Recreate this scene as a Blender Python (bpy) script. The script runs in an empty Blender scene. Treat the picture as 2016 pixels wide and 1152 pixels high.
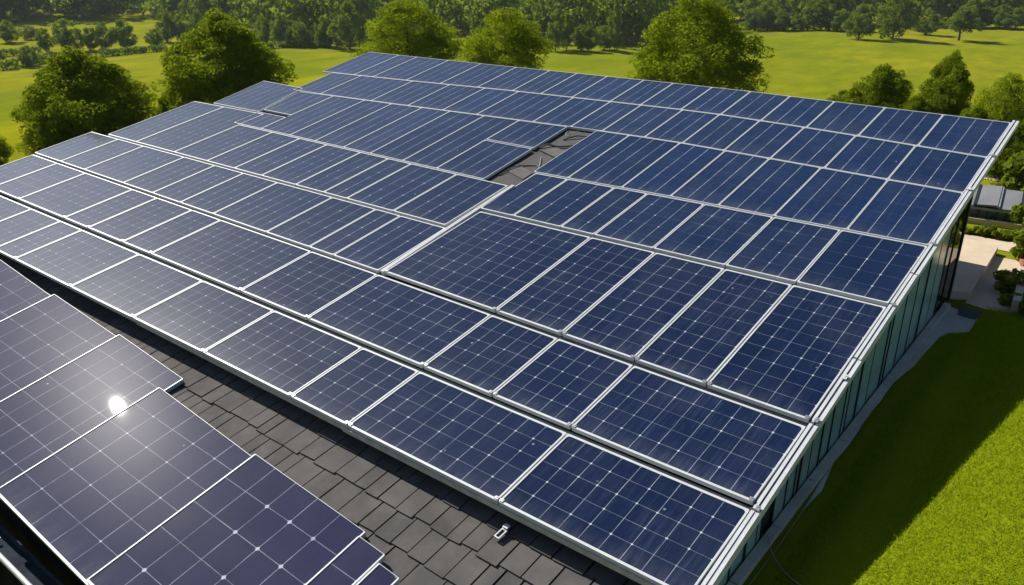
import bpy, math, random
import numpy as np
from mathutils import Vector, Matrix
R_ = math.radians
C = bpy.context.scene
COL = C.collection

# ---------------------------------------------------------------- camera, sun, sky
S = 5.0                       # metres per fitted unit
H = 4.665                     # camera height above the lawn
FPX, CX, CY = 1629.095, 1008.0, 576.0
PITCH, YAW, TH = R_(23.0863), R_(-38.8626), R_(11.4932)
Fw = np.array([math.sin(YAW)*math.cos(PITCH), math.cos(YAW)*math.cos(PITCH), -math.sin(PITCH)])
Rt = np.cross(Fw, [0, 0, 1]); Rt /= np.linalg.norm(Rt)
Dn = -np.cross(Rt, Fw)
CAM = np.array([0, 0, H])
cam = bpy.data.cameras.new('camera'); camo = bpy.data.objects.new('camera', cam); COL.objects.link(camo)
cam.sensor_width = 36; cam.lens = 36*FPX/2016; cam.clip_end = 3000; cam.clip_start = .05
camo.matrix_world = Matrix(((Rt[0], -Dn[0], -Fw[0], 0), (Rt[1], -Dn[1], -Fw[1], 0), (Rt[2], -Dn[2], -Fw[2], H), (0, 0, 0, 1)))
C.camera = camo

def ray(px, py):
    d = Fw + Rt*(px-CX)/FPX + Dn*(py-CY)/FPX
    return d/np.linalg.norm(d)
NRM = np.array([0, -math.sin(TH), math.cos(TH)]); VD = np.array([0, math.cos(TH), math.sin(TH)])
BETA = R_(3.4)                # each panel of the lower array leans this much to the east
NLOW = math.cos(BETA)*NRM + math.sin(BETA)*np.array([1., 0, 0])
_d = ray(232, 800)
SUN = _d - 2*(_d@NLOW)*NLOW   # the sun stands where its glint is seen
ELEV = math.asin(SUN[2]); AZ = math.atan2(SUN[0], SUN[1])
print('sun elev', math.degrees(ELEV), 'az', math.degrees(AZ), SUN)

w = bpy.data.worlds.new('World'); C.world = w; w.use_nodes = True
nt = w.node_tree; bg = nt.nodes['Background']
sk = nt.nodes.new('ShaderNodeTexSky'); sk.sky_type = 'NISHITA'; sk.sun_disc = False
sk.sun_elevation = ELEV; sk.sun_rotation = AZ
sk.air_density = 1.0; sk.dust_density = .6; sk.ozone_density = 1.5
nt.links.new(sk.outputs[0], bg.inputs[0]); bg.inputs[1].default_value = .062
sl = bpy.data.lights.new('sun', 'SUN'); sl.energy = 5.0; sl.angle = R_(.5); sl.color = (1, .95, .86)
so = bpy.data.objects.new('sun', sl); COL.objects.link(so)
so.rotation_euler = Vector(SUN).to_track_quat('Z', 'Y').to_euler()
C.view_settings.view_transform = 'Standard'; C.view_settings.look = 'None'; C.view_settings.exposure = .55; C.view_settings.gamma = 1
C.cycles.caustics_reflective = False; C.cycles.caustics_refractive = False
C.cycles.max_bounces = 6; C.cycles.transparent_max_bounces = 12
C.cycles.sample_clamp_indirect = 4

# ---------------------------------------------------------------- helpers
def tag(o, label=None, cat=None, group=None, kind=None):
    for k, v in (('label', label), ('category', cat), ('group', group), ('kind', kind)):
        if v: o[k] = v
    return o
def empty(name, loc=(0, 0, 0), rot=(0, 0, 0)):
    o = bpy.data.objects.new(name, None); COL.objects.link(o); o.location = loc; o.rotation_euler = rot
    o.empty_display_size = .2
    return o
def link(name, me, parent=None):
    o = bpy.data.objects.new(name, me); COL.objects.link(o)
    if parent: o.parent = parent
    return o
class MB:
    def __init__(s): s.v = []; s.f = []; s.m = []; s.uv = []; s.sm = False
    def face(s, pts, m=0, uv=None):
        b = len(s.v); s.v += [tuple(map(float, p)) for p in pts]; s.f.append(tuple(range(b, b+len(pts)))); s.m.append(m)
        s.uv += uv if uv else [(0, 0)]*len(pts)
    def box(s, c, sz, rot=None, m=0):
        x, y, z = sz[0]/2, sz[1]/2, sz[2]/2
        P = [(-x,-y,-z),(x,-y,-z),(x,y,-z),(-x,y,-z),(-x,-y,z),(x,-y,z),(x,y,z),(-x,y,z)]
        if rot is not None: P = [rot @ Vector(p) for p in P]
        P = [(p[0]+c[0], p[1]+c[1], p[2]+c[2]) for p in P]
        for q in ((3,2,1,0),(4,5,6,7),(0,1,5,4),(1,2,6,5),(2,3,7,6),(3,0,4,7)): s.face([P[i] for i in q], m)
    def bar(s, a, b, wd, ht, up=(0, 0, 1), m=0):
        a = Vector(a); b = Vector(b); d = b-a; L = d.length; d.normalize(); u = Vector(up); sd = d.cross(u).normalized(); u = sd.cross(d)
        M = Matrix((d, sd, u)).transposed(); s.box((a+b)/2, (L, wd, ht), M, m)
    def prism(s, base, h, m=0):            # base: list of 3D points (ccw from above), extruded by vector h
        n = len(base); top = [tuple(np.array(p)+h) for p in base]
        s.face(top, m); s.face(base[::-1], m)
        for i in range(n): j = (i+1) % n; s.face([base[i], base[j], top[j], top[i]], m)
    def tube(s, pts, rad, n=6, m=0, cap=True):
        pts = [Vector(p) for p in pts]; rings = []
        for i, p in enumerate(pts):
            d = (pts[min(i+1, len(pts)-1)]-pts[max(i-1, 0)]).normalized()
            a = d.orthogonal().normalized() if i == 0 else (ax-d*ax.dot(d)).normalized()
            ax = a; b = d.cross(a); r = rad[i] if isinstance(rad, (list, tuple)) else rad
            rings.append([p+(a*math.cos(t*2*math.pi/n)+b*math.sin(t*2*math.pi/n))*r for t in range(n)])
        for i in range(len(rings)-1):
            for k in range(n): s.face([rings[i][k], rings[i][(k+1) % n], rings[i+1][(k+1) % n], rings[i+1][k]], m)
        if cap: s.face(rings[-1], m); s.face(rings[0][::-1], m)
    def mesh(s, name, mats):
        me = bpy.data.meshes.new(name); me.from_pydata(s.v, [], s.f); me.validate(clean_customdata=False)
        for x in (mats if isinstance(mats, (list, tuple)) else [mats]): me.materials.append(x)
        me.polygons.foreach_set('material_index', s.m)
        if any(a != (0, 0) for a in s.uv):
            l = me.uv_layers.new(name='cell'); l.data.foreach_set('uv', np.array(s.uv, 'f').ravel())
        if s.sm: me.polygons.foreach_set('use_smooth', [True]*len(s.f))
        me.update(); return me
    def build(s, name, mats, parent=None): return link(name, s.mesh(name, mats), parent)

# ---------------------------------------------------------------- materials
class NT:
    def __init__(s, name):
        s.m = bpy.data.materials.new(name); s.m.use_nodes = True; s.t = s.m.node_tree
        s.b = s.t.nodes['Principled BSDF']; s.out = s.t.nodes['Material Output']
    def n(s, typ, **k):
        x = s.t.nodes.new(typ)
        for a, v in k.items(): setattr(x, a, v)
        return x
    def l(s, a, b): s.t.links.new(a, b)
    def set(s, sock, v):
        if hasattr(v, 'is_output'): s.l(v, sock)
        else: sock.default_value = v
    def math(s, op, a, b=None, c=None, clamp=False):
        x = s.n('ShaderNodeMath', operation=op, use_clamp=clamp)
        for i, v in enumerate((a, b, c)):
            if v is not None: s.set(x.inputs[i], v)
        return x.outputs[0]
    def mix(s, f, a, b):
        x = s.n('ShaderNodeMix', data_type='RGBA'); s.set(x.inputs[0], f)
        for i, v in ((6, a), (7, b)): s.set(x.inputs[i], (*v, 1) if isinstance(v, tuple) and len(v) == 3 else v)
        return x.outputs[2]
    def noise(s, vec, scale, detail=3, rough=.55, dist=0):
        x = s.n('ShaderNodeTexNoise'); s.l(vec, x.inputs['Vector']); x.inputs['Scale'].default_value = scale
        x.inputs['Detail'].default_value = detail; x.inputs['Roughness'].default_value = rough; x.inputs['Distortion'].default_value = dist
        return x.outputs[0]
    def ramp(s, v, lo, hi, a=0., b=1.):
        x = s.n('ShaderNodeMapRange'); s.set(x.inputs[0], v)
        for i, q in enumerate((lo, hi, a, b)): x.inputs[i+1].default_value = q
        return x.outputs[0]
    def mapping(s, vec, scale):
        x = s.n('ShaderNodeMapping'); s.l(vec, x.inputs[0]); x.inputs['Scale'].default_value = scale; return x.outputs[0]
    def bump(s, h, strength, dist):
        x = s.n('ShaderNodeBump'); s.l(h, x.inputs['Height']); x.inputs['Strength'].default_value = strength; x.inputs['Distance'].default_value = dist
        s.l(x.outputs[0], s.b.inputs['Normal'])

def simple(name, col, rough=.6, metal=0., var=.25, scale=6., bump=0., spec=.5):
    g = NT(name); tc = g.n('ShaderNodeTexCoord').outputs['Object']
    n1 = g.noise(tc, scale, 5, .6)
    c2 = tuple(min(1, c*(1+var)) for c in col); c1 = tuple(c*(1-var) for c in col)
    g.l(g.mix(g.ramp(n1, .3, .7), c1, c2), g.b.inputs['Base Color'])
    g.b.inputs['Roughness'].default_value = rough; g.b.inputs['Metallic'].default_value = metal
    g.b.inputs['Specular IOR Level'].default_value = spec
    if bump: g.bump(g.noise(tc, scale*6, 6, .65), bump, .02)
    return g.m

def cell_material(name, lw_u, lw_v, cross, diamond, navy, lite, rough, streak):
    """silicon cells under glass: pale ribbons between cells, small pale corner gaps, dust streaks down the slope"""
    g = NT(name); tcn = g.n('ShaderNodeTexCoord'); uv = tcn.outputs['UV']; ob = tcn.outputs['Object']
    oi = g.n('ShaderNodeObjectInfo').outputs['Random']
    offs = g.n('ShaderNodeVectorMath', operation='ADD'); g.l(ob, offs.inputs[0])
    cb = g.n('ShaderNodeCombineXYZ'); g.l(g.math('MULTIPLY', oi, 91.), cb.inputs[0]); g.l(g.math('MULTIPLY', oi, 37.), cb.inputs[1]); g.l(cb.outputs[0], offs.inputs[1])
    P = offs.outputs[0]
    # ribbons wander a little
    wob = g.n('ShaderNodeTexNoise'); g.l(P, wob.inputs['Vector']); wob.inputs['Scale'].default_value = 1.6; wob.inputs['Detail'].default_value = 2
    wv = g.n('ShaderNodeVectorMath', operation='MULTIPLY_ADD'); g.l(wob.outputs['Color'], wv.inputs[0]); wv.inputs[1].default_value = (.035, .02, 0)
    g.l(uv, wv.inputs[2])
    sx = g.n('ShaderNodeSeparateXYZ'); g.l(wv.outputs[0], sx.inputs[0])
    def edge(c):                                   # distance to the nearest cell border, in cells
        f = g.math('FRACT', c); return g.math('MINIMUM', f, g.math('SUBTRACT', 1., f))
    ex, ey = edge(sx.outputs[0]), edge(sx.outputs[1])
    lx = g.ramp(ex, lw_u*.6, lw_u*1.3, 1, 0); ly = g.ramp(ey, lw_v*.6, lw_v*1.3, 1, 0)
    nz = g.noise(P, 3.2, 4, .7)
    k = g.ramp(nz, .35, .65, .35, 1.)  # uneven ribbon brightness, painted in for glints along the busbars
    lx = g.math('MULTIPLY', lx, k); ly = g.math('MULTIPLY', ly, g.math('MULTIPLY', k, cross))
    dd = g.math('ADD', ex, ey)
    dm = g.ramp(dd, diamond*.8, diamond, 1, 0)
    pick = g.n('ShaderNodeTexWhiteNoise', noise_dimensions='3D')
    rnd = g.n('ShaderNodeVectorMath', operation='ADD'); rnd.inputs[1].default_value = (.5, .5, 0); g.l(wv.outputs[0], rnd.inputs[0])
    fl = g.n('ShaderNodeVectorMath', operation='FLOOR'); g.l(rnd.outputs[0], fl.inputs[0])
    cmb = g.n('ShaderNodeVectorMath', operation='ADD'); g.l(fl.outputs[0], cmb.inputs[0]); g.l(cb.outputs[0], cmb.inputs[1]); g.l(cmb.outputs[0], pick.inputs['Vector'])
    dm = g.math('MULTIPLY', dm, g.ramp(pick.outputs['Value'], .35, .55))
    line = g.math('MAXIMUM', g.math('MAXIMUM', lx, ly), dm)
    # cell to cell tone
    fc = g.n('ShaderNodeVectorMath', operation='FLOOR'); g.l(wv.outputs[0], fc.inputs[0])
    c2 = g.n('ShaderNodeVectorMath', operation='ADD'); g.l(fc.outputs[0], c2.inputs[0]); g.l(cb.outputs[0], c2.inputs[1])
    wn = g.n('ShaderNodeTexWhiteNoise', noise_dimensions='3D'); g.l(c2.outputs[0], wn.inputs['Vector'])
    base = g.mix(g.math('ADD', g.ramp(wn.outputs['Value'], 0, 1, 0., .4), g.math('MULTIPLY', oi, .6)), navy, lite)
    # dust dragged down the slope and scattered specks
    st = g.noise(g.mapping(P, (26, 1.1, 1)), 1.0, 5, .7)
    st2 = g.noise(g.mapping(P, (70, 3.2, 1)), 1.0, 4, .7)
    stf = g.math('ADD', g.ramp(st, .5, .78, 0, 1), g.ramp(st2, .54, .8, 0, 1))
    cl = g.ramp(g.noise(P, .55, 3, .6), .35, .7)
    stf = g.math('MULTIPLY', g.math('MULTIPLY', stf, cl), streak, clamp=True)
    base = g.mix(stf, base, (.18, .24, .40))
    su = g.n('ShaderNodeSeparateXYZ'); g.l(uv, su.inputs[0])
    low = g.math('MULTIPLY', g.ramp(su.outputs[1], 0, .9, 1, 0), g.ramp(g.noise(g.mapping(P, (9, 2, 1)), 1., 4, .7), .35, .7))
    wash = g.ramp(g.noise(P, .8, 5, .7), .45, .75)
    base = g.mix(g.math('MULTIPLY', g.math('ADD', g.math('MULTIPLY', low, .16), g.math('MULTIPLY', wash, .05)), 1.), base, (.26, .26, .26))
    vo = g.n('ShaderNodeTexVoronoi'); g.l(P, vo.inputs['Vector']); vo.inputs['Scale'].default_value = 3.2
    sp = g.math('MULTIPLY', g.ramp(vo.outputs['Distance'], .02, .05, 1, 0), g.ramp(g.noise(P, 1.3, 2), .45, .55))
    base = g.mix(g.math('MULTIPLY', sp, .6), base, (.5, .55, .6))
    col = g.mix(line, base, (.40, .44, .50))
    g.l(col, g.b.inputs['Base Color'])
    g.l(g.math('ADD', g.ramp(g.noise(P, 1.1, 4, .6), .3, .7, rough*.8, rough*1.25), g.math('MULTIPLY', stf, .2)), g.b.inputs['Roughness'])
    g.b.inputs['IOR'].default_value = 1.31
    if rough < .05:
        g.b.inputs['Coat Weight'].default_value = .018; g.b.inputs['Coat Roughness'].default_value = .25
    else:
        g.b.inputs['Coat Weight'].default_value = .16; g.b.inputs['Coat Roughness'].default_value = .29   # film of dust
        g.bump(g.noise(P, 2.0, 2), .06, .02)
    return g.m

M = {}
M['alu'] = simple('painted_aluminium', (.48, .50, .51), .45, .0, .10, 9, .05)
M['rail'] = simple('weathered_aluminium', (.42, .40, .33), .5, 0, .25, 8, .1)
M['steel'] = simple('clamp_steel', (.55, .55, .53), .35, .8, .1)
M['dark'] = simple('black_rubber', (.012, .012, .012), .7, 0, .3)
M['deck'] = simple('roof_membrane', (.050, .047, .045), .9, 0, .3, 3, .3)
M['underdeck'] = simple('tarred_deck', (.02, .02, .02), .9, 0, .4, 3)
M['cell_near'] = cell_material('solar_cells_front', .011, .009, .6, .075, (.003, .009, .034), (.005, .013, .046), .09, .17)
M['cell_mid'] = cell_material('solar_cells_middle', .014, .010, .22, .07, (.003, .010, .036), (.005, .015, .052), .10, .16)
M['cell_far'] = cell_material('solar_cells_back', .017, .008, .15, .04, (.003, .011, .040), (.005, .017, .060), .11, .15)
M['cell_bold'] = cell_material('solar_cells_bold_gaps', .0085, .0085, .75, .085, (.020, .021, .052), (.030, .031, .070), .009, .03)
M['cell_low'] = cell_material('solar_cells_lower', .0085, .0085, .75, .05, (.020, .021, .052), (.030, .031, .070), .009, .03)
M['concrete'] = simple('pale_concrete', (.52, .42, .30), .85, 0, .14, 1.6, .25)
M['pave_grey'] = simple('grey_concrete', (.44, .41, .36), .9, 0, .25, 1.3, .3)
M['teal'] = simple('teal_glass_panel', (.24, .38, .35), .16, 0, .25, .7, 0, .6)
M['mull'] = simple('dark_bronze', (.014, .017, .016), .35, 0, .3)
M['brick'] = simple('red_brick', (.28, .10, .06), .85, 0, .3, 8, .3)
M['navywall'] = simple('blue_black_gutter', (.030, .038, .048), 1, 0, .3, 4, 0, 0)
M['skirt'] = simple('shade_dark_shingle', (.016, .016, .017), 1, 0, .4, 5, .3, 0)  # roof shingle darkened to near black, deep shade put into its colour
M['tarp'] = simple('grey_sheet_metal', (.17, .175, .185), .55, 0, .18, 1.5, .05)
M['interior'] = simple('floor_screed', (.60, .56, .48), .7, 0, .2, 2)
M['bark'] = simple('bark', (.06, .045, .03), .9, 0, .4, 5, .6)
M['cable'] = simple('cable_sheath', (.02, .02, .022), .6)
M['wire'] = simple('grey_wire', (.25, .27, .27), .5)

def clear_glass():
    g = NT('clear_green_glass'); t = g.n('ShaderNodeBsdfTransparent'); t.inputs[0].default_value = (.72, .80, .77, 1)
    gl = g.n('ShaderNodeBsdfGlossy'); gl.inputs['Roughness'].default_value = .02
    fr = g.n('ShaderNodeFresnel'); fr.inputs[0].default_value = 1.5
    mx = g.n('ShaderNodeMixShader'); g.l(fr.outputs[0], mx.inputs[0]); g.l(t.outputs[0], mx.inputs[1]); g.l(gl.outputs[0], mx.inputs[2])
    g.l(mx.outputs[0], g.out.inputs[0]); return g.m
M['glass'] = clear_glass()

def shingle_material():
    g = NT('asphalt_shingle'); tc = g.n('ShaderNodeTexCoord').outputs['Object']
    isl = g.n('ShaderNodeNewGeometry').outputs['Random Per Island']
    base = g.mix(isl, (.060, .058, .057), (.092, .088, .086))
    gr = g.noise(tc, 160, 2, .7); bl = g.noise(tc, 3.5, 4, .6)
    c = g.mix(g.ramp(gr, .35, .65, 0, .5), base, (.055, .051, .048))
    c = g.mix(g.ramp(bl, .4, .75, 0, .6), c, (.14, .132, .125))
    g.l(c, g.b.inputs['Base Color']); g.b.inputs['Roughness'].default_value = .92; g.b.inputs['Specular IOR Level'].default_value = .25
    g.bump(gr, .5, .01); return g.m
M['shingle'] = shingle_material()

def leaf_material(name, dark, light, trans):
    g = NT(name); gi = g.n('ShaderNodeNewGeometry').outputs['Random Per Island']; oi = g.n('ShaderNodeObjectInfo').outputs['Random']
    tc = g.n('ShaderNodeTexCoord').outputs['Object']
    f = g.math('ADD', g.math('MULTIPLY', gi, .30), g.math('MULTIPLY', g.noise(tc, 7., 2), .70))
    c = g.mix(f, dark, light)
    c = g.mix(g.ramp(oi, 0, 1, 0, .35), c, tuple(x*.9 for x in dark))
    df = g.n('ShaderNodeBsdfDiffuse'); g.l(c, df.inputs[0])
    tr = g.n('ShaderNodeBsdfTranslucent'); g.l(g.mix(.5, c, (.36, .46, .010)), tr.inputs[0])
    mx = g.n('ShaderNodeMixShader'); mx.inputs[0].default_value = trans; g.l(df.outputs[0], mx.inputs[1]); g.l(tr.outputs[0], mx.inputs[2])
    g.l(mx.outputs[0], g.out.inputs[0]); return g.m
M['leaf'] = leaf_material('tree_leaves', (.085, .125, .006), (.30, .35, .014), .52)
M['leaf_dark'] = leaf_material('dark_tree_leaves', (.050, .082, .007), (.20, .255, .012), .46)
M['leaf_far'] = leaf_material('distant_leaves', (.065, .110, .016), (.20, .28, .026), .45)
M['leaf_bush'] = leaf_material('bush_leaves', (.08, .12, .012), (.21, .26, .02), .42)
M['flower'] = leaf_material('pink_flowers', (.35, .10, .08), (.55, .25, .2), .2)
M['blade'] = leaf_material('grass_blades', (.23, .32, .006), (.38, .46, .012), .5)

def ground_material():
    g = NT('meadow_grass'); tc = g.n('ShaderNodeTexCoord').outputs['Object']
    big = g.noise(tc, .035, 4, .6, .4); mid = g.noise(g.mapping(tc, (.6, .25, 1)), .5, 6, .65); fine = g.noise(tc, 9, 5, .7)
    c = g.mix(g.ramp(big, .35, .68), (.155, .192, .006), (.270, .245, .010))
    c = g.mix(g.ramp(mid, .36, .66, 0, .75), c, (.095, .132, .006))
    c = g.mix(g.ramp(fine, .42, .75, 0, .35), c, (.25, .25, .010))
    c = g.mix(g.ramp(g.noise(tc, 3.0, 4, .7), .5, .75, 0, .3), c, (.08, .10, .004))
    g.l(c, g.b.inputs['Base Color']); g.b.inputs['Roughness'].default_value = 1; g.b.inputs['Specular IOR Level'].default_value = 0
    g.bump(fine, .25, .03); return g.m
M['ground'] = ground_material()

# ---------------------------------------------------------------- terrain
def sstep(t): t = np.clip(t, 0, 1); return t*t*(3-2*t)
def terrain(x, y):
    x = np.asarray(x, float); y = np.asarray(y, float)
    near = np.clip((y-5)*.018, 0, .145) - 3.0*sstep((5.2-y)/6.)*sstep((9-np.abs(x+6))/4.+1)
    dx = np.maximum(np.maximum(-20-x, x-25), 0); dy = np.maximum(np.maximum(-10-y, y-22), 0)
    d = np.hypot(dx, dy)
    z = near - 14*sstep(d/62.)
    z = z + .40*sstep((x+1.58)/1.6)*sstep((y-2)/3)*sstep((12.4-y)/2.6)
    r = np.hypot(x, y)
    z = z + sstep((d-15)/60)*(.7*np.sin(x*.031+1.3)*np.cos(y*.027) + .35*np.sin(x*.09+y*.07))
    z = z + 14*sstep((r-300)/350)
    return z
def ground_at(px, py, zoff=0.):
    d = ray(px, py); t = np.concatenate([np.linspace(1, 60, 1200), np.linspace(60, 800, 6000)])
    P = CAM+d*t[:, None]; below = P[:, 2] < terrain(P[:, 0], P[:, 1])+zoff
    i = int(np.argmax(below)) if below.any() else len(t)-1
    p = P[i]; return np.array([p[0], p[1], float(terrain(p[0], p[1]))+zoff])
def at_plane(px, py, k=1.0):           # point of the plane parallel to the main array, k units under the camera
    d = ray(px, py); return CAM+d*(-k*S/(d@NRM))

def axis(lo, hi, fine_lo, fine_hi, st, grow):
    a = list(np.arange(fine_lo, fine_hi+1e-6, st)); s = st
    while a[-1] < hi: s *= grow; a.append(a[-1]+s)
    s = st
    while a[0] > lo: s *= grow; a.insert(0, a[0]-s)
    return np.array(a)
gx = axis(-700, 500, -26, 8, .5, 1.09); gy = axis(-60, 800, -4, 30, .5, 1.09)
X, Y = np.meshgrid(gx, gy); Z = terrain(X, Y)
# the lawn stops at the house: keep it under the floor there
inside = (X < -2.2) & (X > -17) & (Y > 1.2) & (Y < 11.6)
Z = np.where(inside, Z-1.2, Z)
me = bpy.data.meshes.new('ground')
nx, ny = len(gx), len(gy)
idx = np.arange(nx*ny).reshape(ny, nx)
fa = np.stack([idx[:-1, :-1], idx[:-1, 1:], idx[1:, 1:], idx[1:, :-1]], -1).reshape(-1, 4)
me.from_pydata(np.stack([X, Y, Z], -1).reshape(-1, 3).tolist(), [], fa.tolist()); me.materials.append(M['ground'])
me.polygons.foreach_set('use_smooth', [True]*len(fa)); me.update()
tag(link('ground', me), kind='structure')

def sheet(name, pix, m, dz, kind='structure', pts=None, thick=0):
    P = pts if pts is not None else [ground_at(*q) for q in pix]
    P = [(p[0], p[1], p[2]+dz) for p in P]
    b = MB()
    if thick: b.prism([(p[0], p[1], p[2]) for p in P][::-1] if _cw(P) else P, np.array([0, 0, thick]))
    else: b.face(P[::-1] if _cw(P) else P)
    return tag(b.build(name, m), kind=kind)
def _cw(P): return sum((b[0]-a[0])*(b[1]+a[1]) for a, b in zip(P, P[1:]+P[:1])) > 0

# ---------------------------------------------------------------- pavements by the house
sheet('pavement', [(1380, 1230), (1425, 1215), (1483, 1148), (1538, 1071), (1585, 1005), (1618, 968), (1640, 915), (1672, 877), (1690, 850), (1705, 825), (1735, 790), (1755, 757), (1762, 752), (1800, 722), (1816, 703), (1848, 668), (1866, 658), (1908, 655), (1925, 626), (1892, 616), (1862, 600), (1800, 600)], M['pave_grey'], .006)
sheet('drain_cover', [(1888, 604), (1936, 616), (1920, 632), (1884, 622)], M['dark'], .012)
sheet('lower_terrace', [(1900, 598), (1955, 505), (2060, 528), (2060, 632), (1998, 618), (1940, 612)], M['concrete'], .010)
sheet('path', [(1780, 446), (1867, 458), (2006, 480), (2070, 492), (2070, 512), (2000, 500), (1959, 492), (1869, 471), (1780, 460)], M['concrete'], .010)
tb = MB()
tp = [ground_at(*q) for q in ((1790, 596), (1868, 590), (1908, 592), (1962, 500), (1869, 475), (1790, 462))]
tp = [(p[0], p[1], p[2]-.05) for p in tp]
tb.prism(tp[::-1] if _cw(tp) else tp, np.array([0, 0, .17]))
tag(tb.build('terrace', M['concrete']), kind='structure')
sheet('yard', [(1860, 300), (1925, 352), (2016, 366), (2080, 376), (2090, 330)], M['concrete'], .010)

# ---------------------------------------------------------------- the array plane
def pl(u, v, n=0., k=1.0):             # plane coordinates in units, n metres above it
    return CAM + np.array([u*S, 0, 0]) + VD*v*S + NRM*(n-k*S)
ORD = ['zeroth', 'first', 'second', 'third', 'fourth', 'fifth', 'sixth', 'seventh', 'eighth', 'ninth', 'tenth', 'eleventh', 'twelfth', 'thirteenth', 'fourteenth', 'fifteenth', 'sixteenth', 'seventeenth', 'eighteenth', 'nineteenth', 'twentieth']

def rloop(q, inset, rad, seg=4, inset2=None):
    """rounded, inset loop of a quad q (4 points ccw, 2D)"""
    q = [np.array(p, float) for p in q]; out = []
    c = sum(q)/4; n = len(q); lines = []
    for i in range(4):
        a, b = q[i], q[(i+1) % 4]; d = (b-a)/np.linalg.norm(b-a); nn = np.array([-d[1], d[0]]); lines.append((a+nn*(inset if i % 2 or inset2 is None else inset2[i//2]), d))
    cor = []
    for i in range(4):
        (p, d), (r, e) = lines[i-1], lines[i]
        t = np.linalg.solve(np.array([d, -e]).T, r-p); cor.append(p+d*t[0])
    for i in range(4):
        p = cor[i]; a = cor[i-1]-p; b = cor[(i+1) % 4]-p; a /= np.linalg.norm(a); b /= np.linalg.norm(b)
        s0, s1 = p+a*rad, p+b*rad
        for k in range(seg+1):
            t = k/seg; out.append((1-t)**2*s0+2*t*(1-t)*p+t*t*s1)
    return out

def make_panel(quad, k, lip, thick, cells, mat, lift=(0, 0, 0), gap=.006, clamps=False, top=None, crad=.035):
    """quad: corners (u,v) ccw from the low left one, in units. lift: (front, back, lean): how the panel sits off the plane."""
    Q = [np.array(c)*S for c in quad]; o = (Q[0]+Q[1])/2
    root = empty('solar_panel', pl(o[0]/S, o[1]/S, 0, k).tolist(), (TH, 0, 0))
    L = [c-o for c in Q]; d = (L[2][1]+L[3][1])/2; wd = (L[1][0]-L[0][0]+L[2][0]-L[3][0])/2; x0 = (L[0][0]+L[3][0])/2
    def zz(p): return lift[0]+(lift[1]-lift[0])*p[1]/d - math.tan(lift[2])*(p[0]-(x0+wd/2))
    ol = rloop(L, gap, .012); il = rloop(L, gap+lip, crad, 4, (gap+lip*1.5, gap+(lip*1.5 if top is None else top))); N = len(ol)
    f = MB(); P3 = lambda p, z: (p[0], p[1], zz(p)+z)
    for i in range(N):
        j = (i+1) % N
        f.face([P3(ol[i], 0), P3(ol[j], 0), P3(il[j], 0), P3(il[i], 0)])
        f.face([P3(ol[i], -thick), P3(ol[j], -thick), P3(ol[j], 0), P3(ol[i], 0)])
        f.face([P3(il[i], 0), P3(il[j], 0), P3(il[j], -.007), P3(il[i], -.007)])
        f.face([P3(ol[j], -thick), P3(ol[i], -thick), P3(il[i], -thick), P3(il[j], -thick)])
    f.build('frame', M['alu'], root)
    g = MB(); nu, nv = cells
    gl = rloop(L, gap+lip-.003, crad, 4, (gap+lip*1.5-.003, gap+(lip*1.5 if top is None else top)-.003))
    xa, xb = min(p[0] for p in gl), max(p[0] for p in gl); ya, yb = min(p[1] for p in gl), max(p[1] for p in gl)
    uvs = [((p[0]-xa)/(xb-xa)*nu, (p[1]-ya)/(yb-ya)*nv) for p in gl]
    g.face([P3(p, -.007) for p in gl], 0, uvs)
    g.build('glass', mat, root)
    b = MB(); b.face([P3(p, -.03) for p in gl][::-1]); b.build('back_sheet', M['dark'], root)
    if clamps:
        for t in (0., 1.):
            c = MB(); p = L[0]*(1-t)+L[1]*t; p = p+np.array([.027 if t == 0 else -.027, .03])
            c.box((p[0], p[1], zz(p)+.006), (.036, .030, .008)); c.box((p[0], p[1]+.004, zz(p)+.012), (.013, .013, .0045))
            c.build('clamp', M['steel'], root)
    return root

def lin(pts):
    xs = [p[0] for p in pts]; ys = [p[1] for p in pts]
    return lambda u: float(np.interp(u, xs, ys))
G_ = lin([(-3.6, .640), (-2.17, .650), (-1.5, .657), (-.36, .660)])
F_ = lin([(-3.6, .862), (-.36, .868)])
E_ = lin([(-3.6, 1.118), (-1.5, 1.104), (-.36, 1.088)])
D_ = lin([(-1.45, 1.482), (-1.0, 1.492), (-.36, 1.503)])
DL = lin([(-3.6, 1.356), (-1.5, 1.363)])
C_ = lin([(-1.45, 1.745), (-1.0, 1.762), (-.36, 1.776)])
CL = lin([(-2.84, 1.655), (-1.5, 1.643)])
CLL = lin([(-3.4, 1.760), (-2.6, 1.775)])
B_ = lin([(-3.2, 2.052), (-2.9, 2.01), (-2.7, 2.022), (-2.4, 2.035), (-2.0, 2.058), (-1.5, 2.085), (-1.2, 2.094), (-.8, 2.080), (-.36, 2.062)])
A_ = lin([(-3.0, 2.238), (-2.5, 2.268), (-2.0, 2.306), (-1.5, 2.330), (-1.2, 2.342), (-.8, 2.325), (-.36, 2.290)])
T_ = lin([(-3.0, 2.526), (-2.3, 2.540), (-1.5, 2.562), (-1.2, 2.566), (-.36, 2.550)])
RE = -.368
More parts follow.
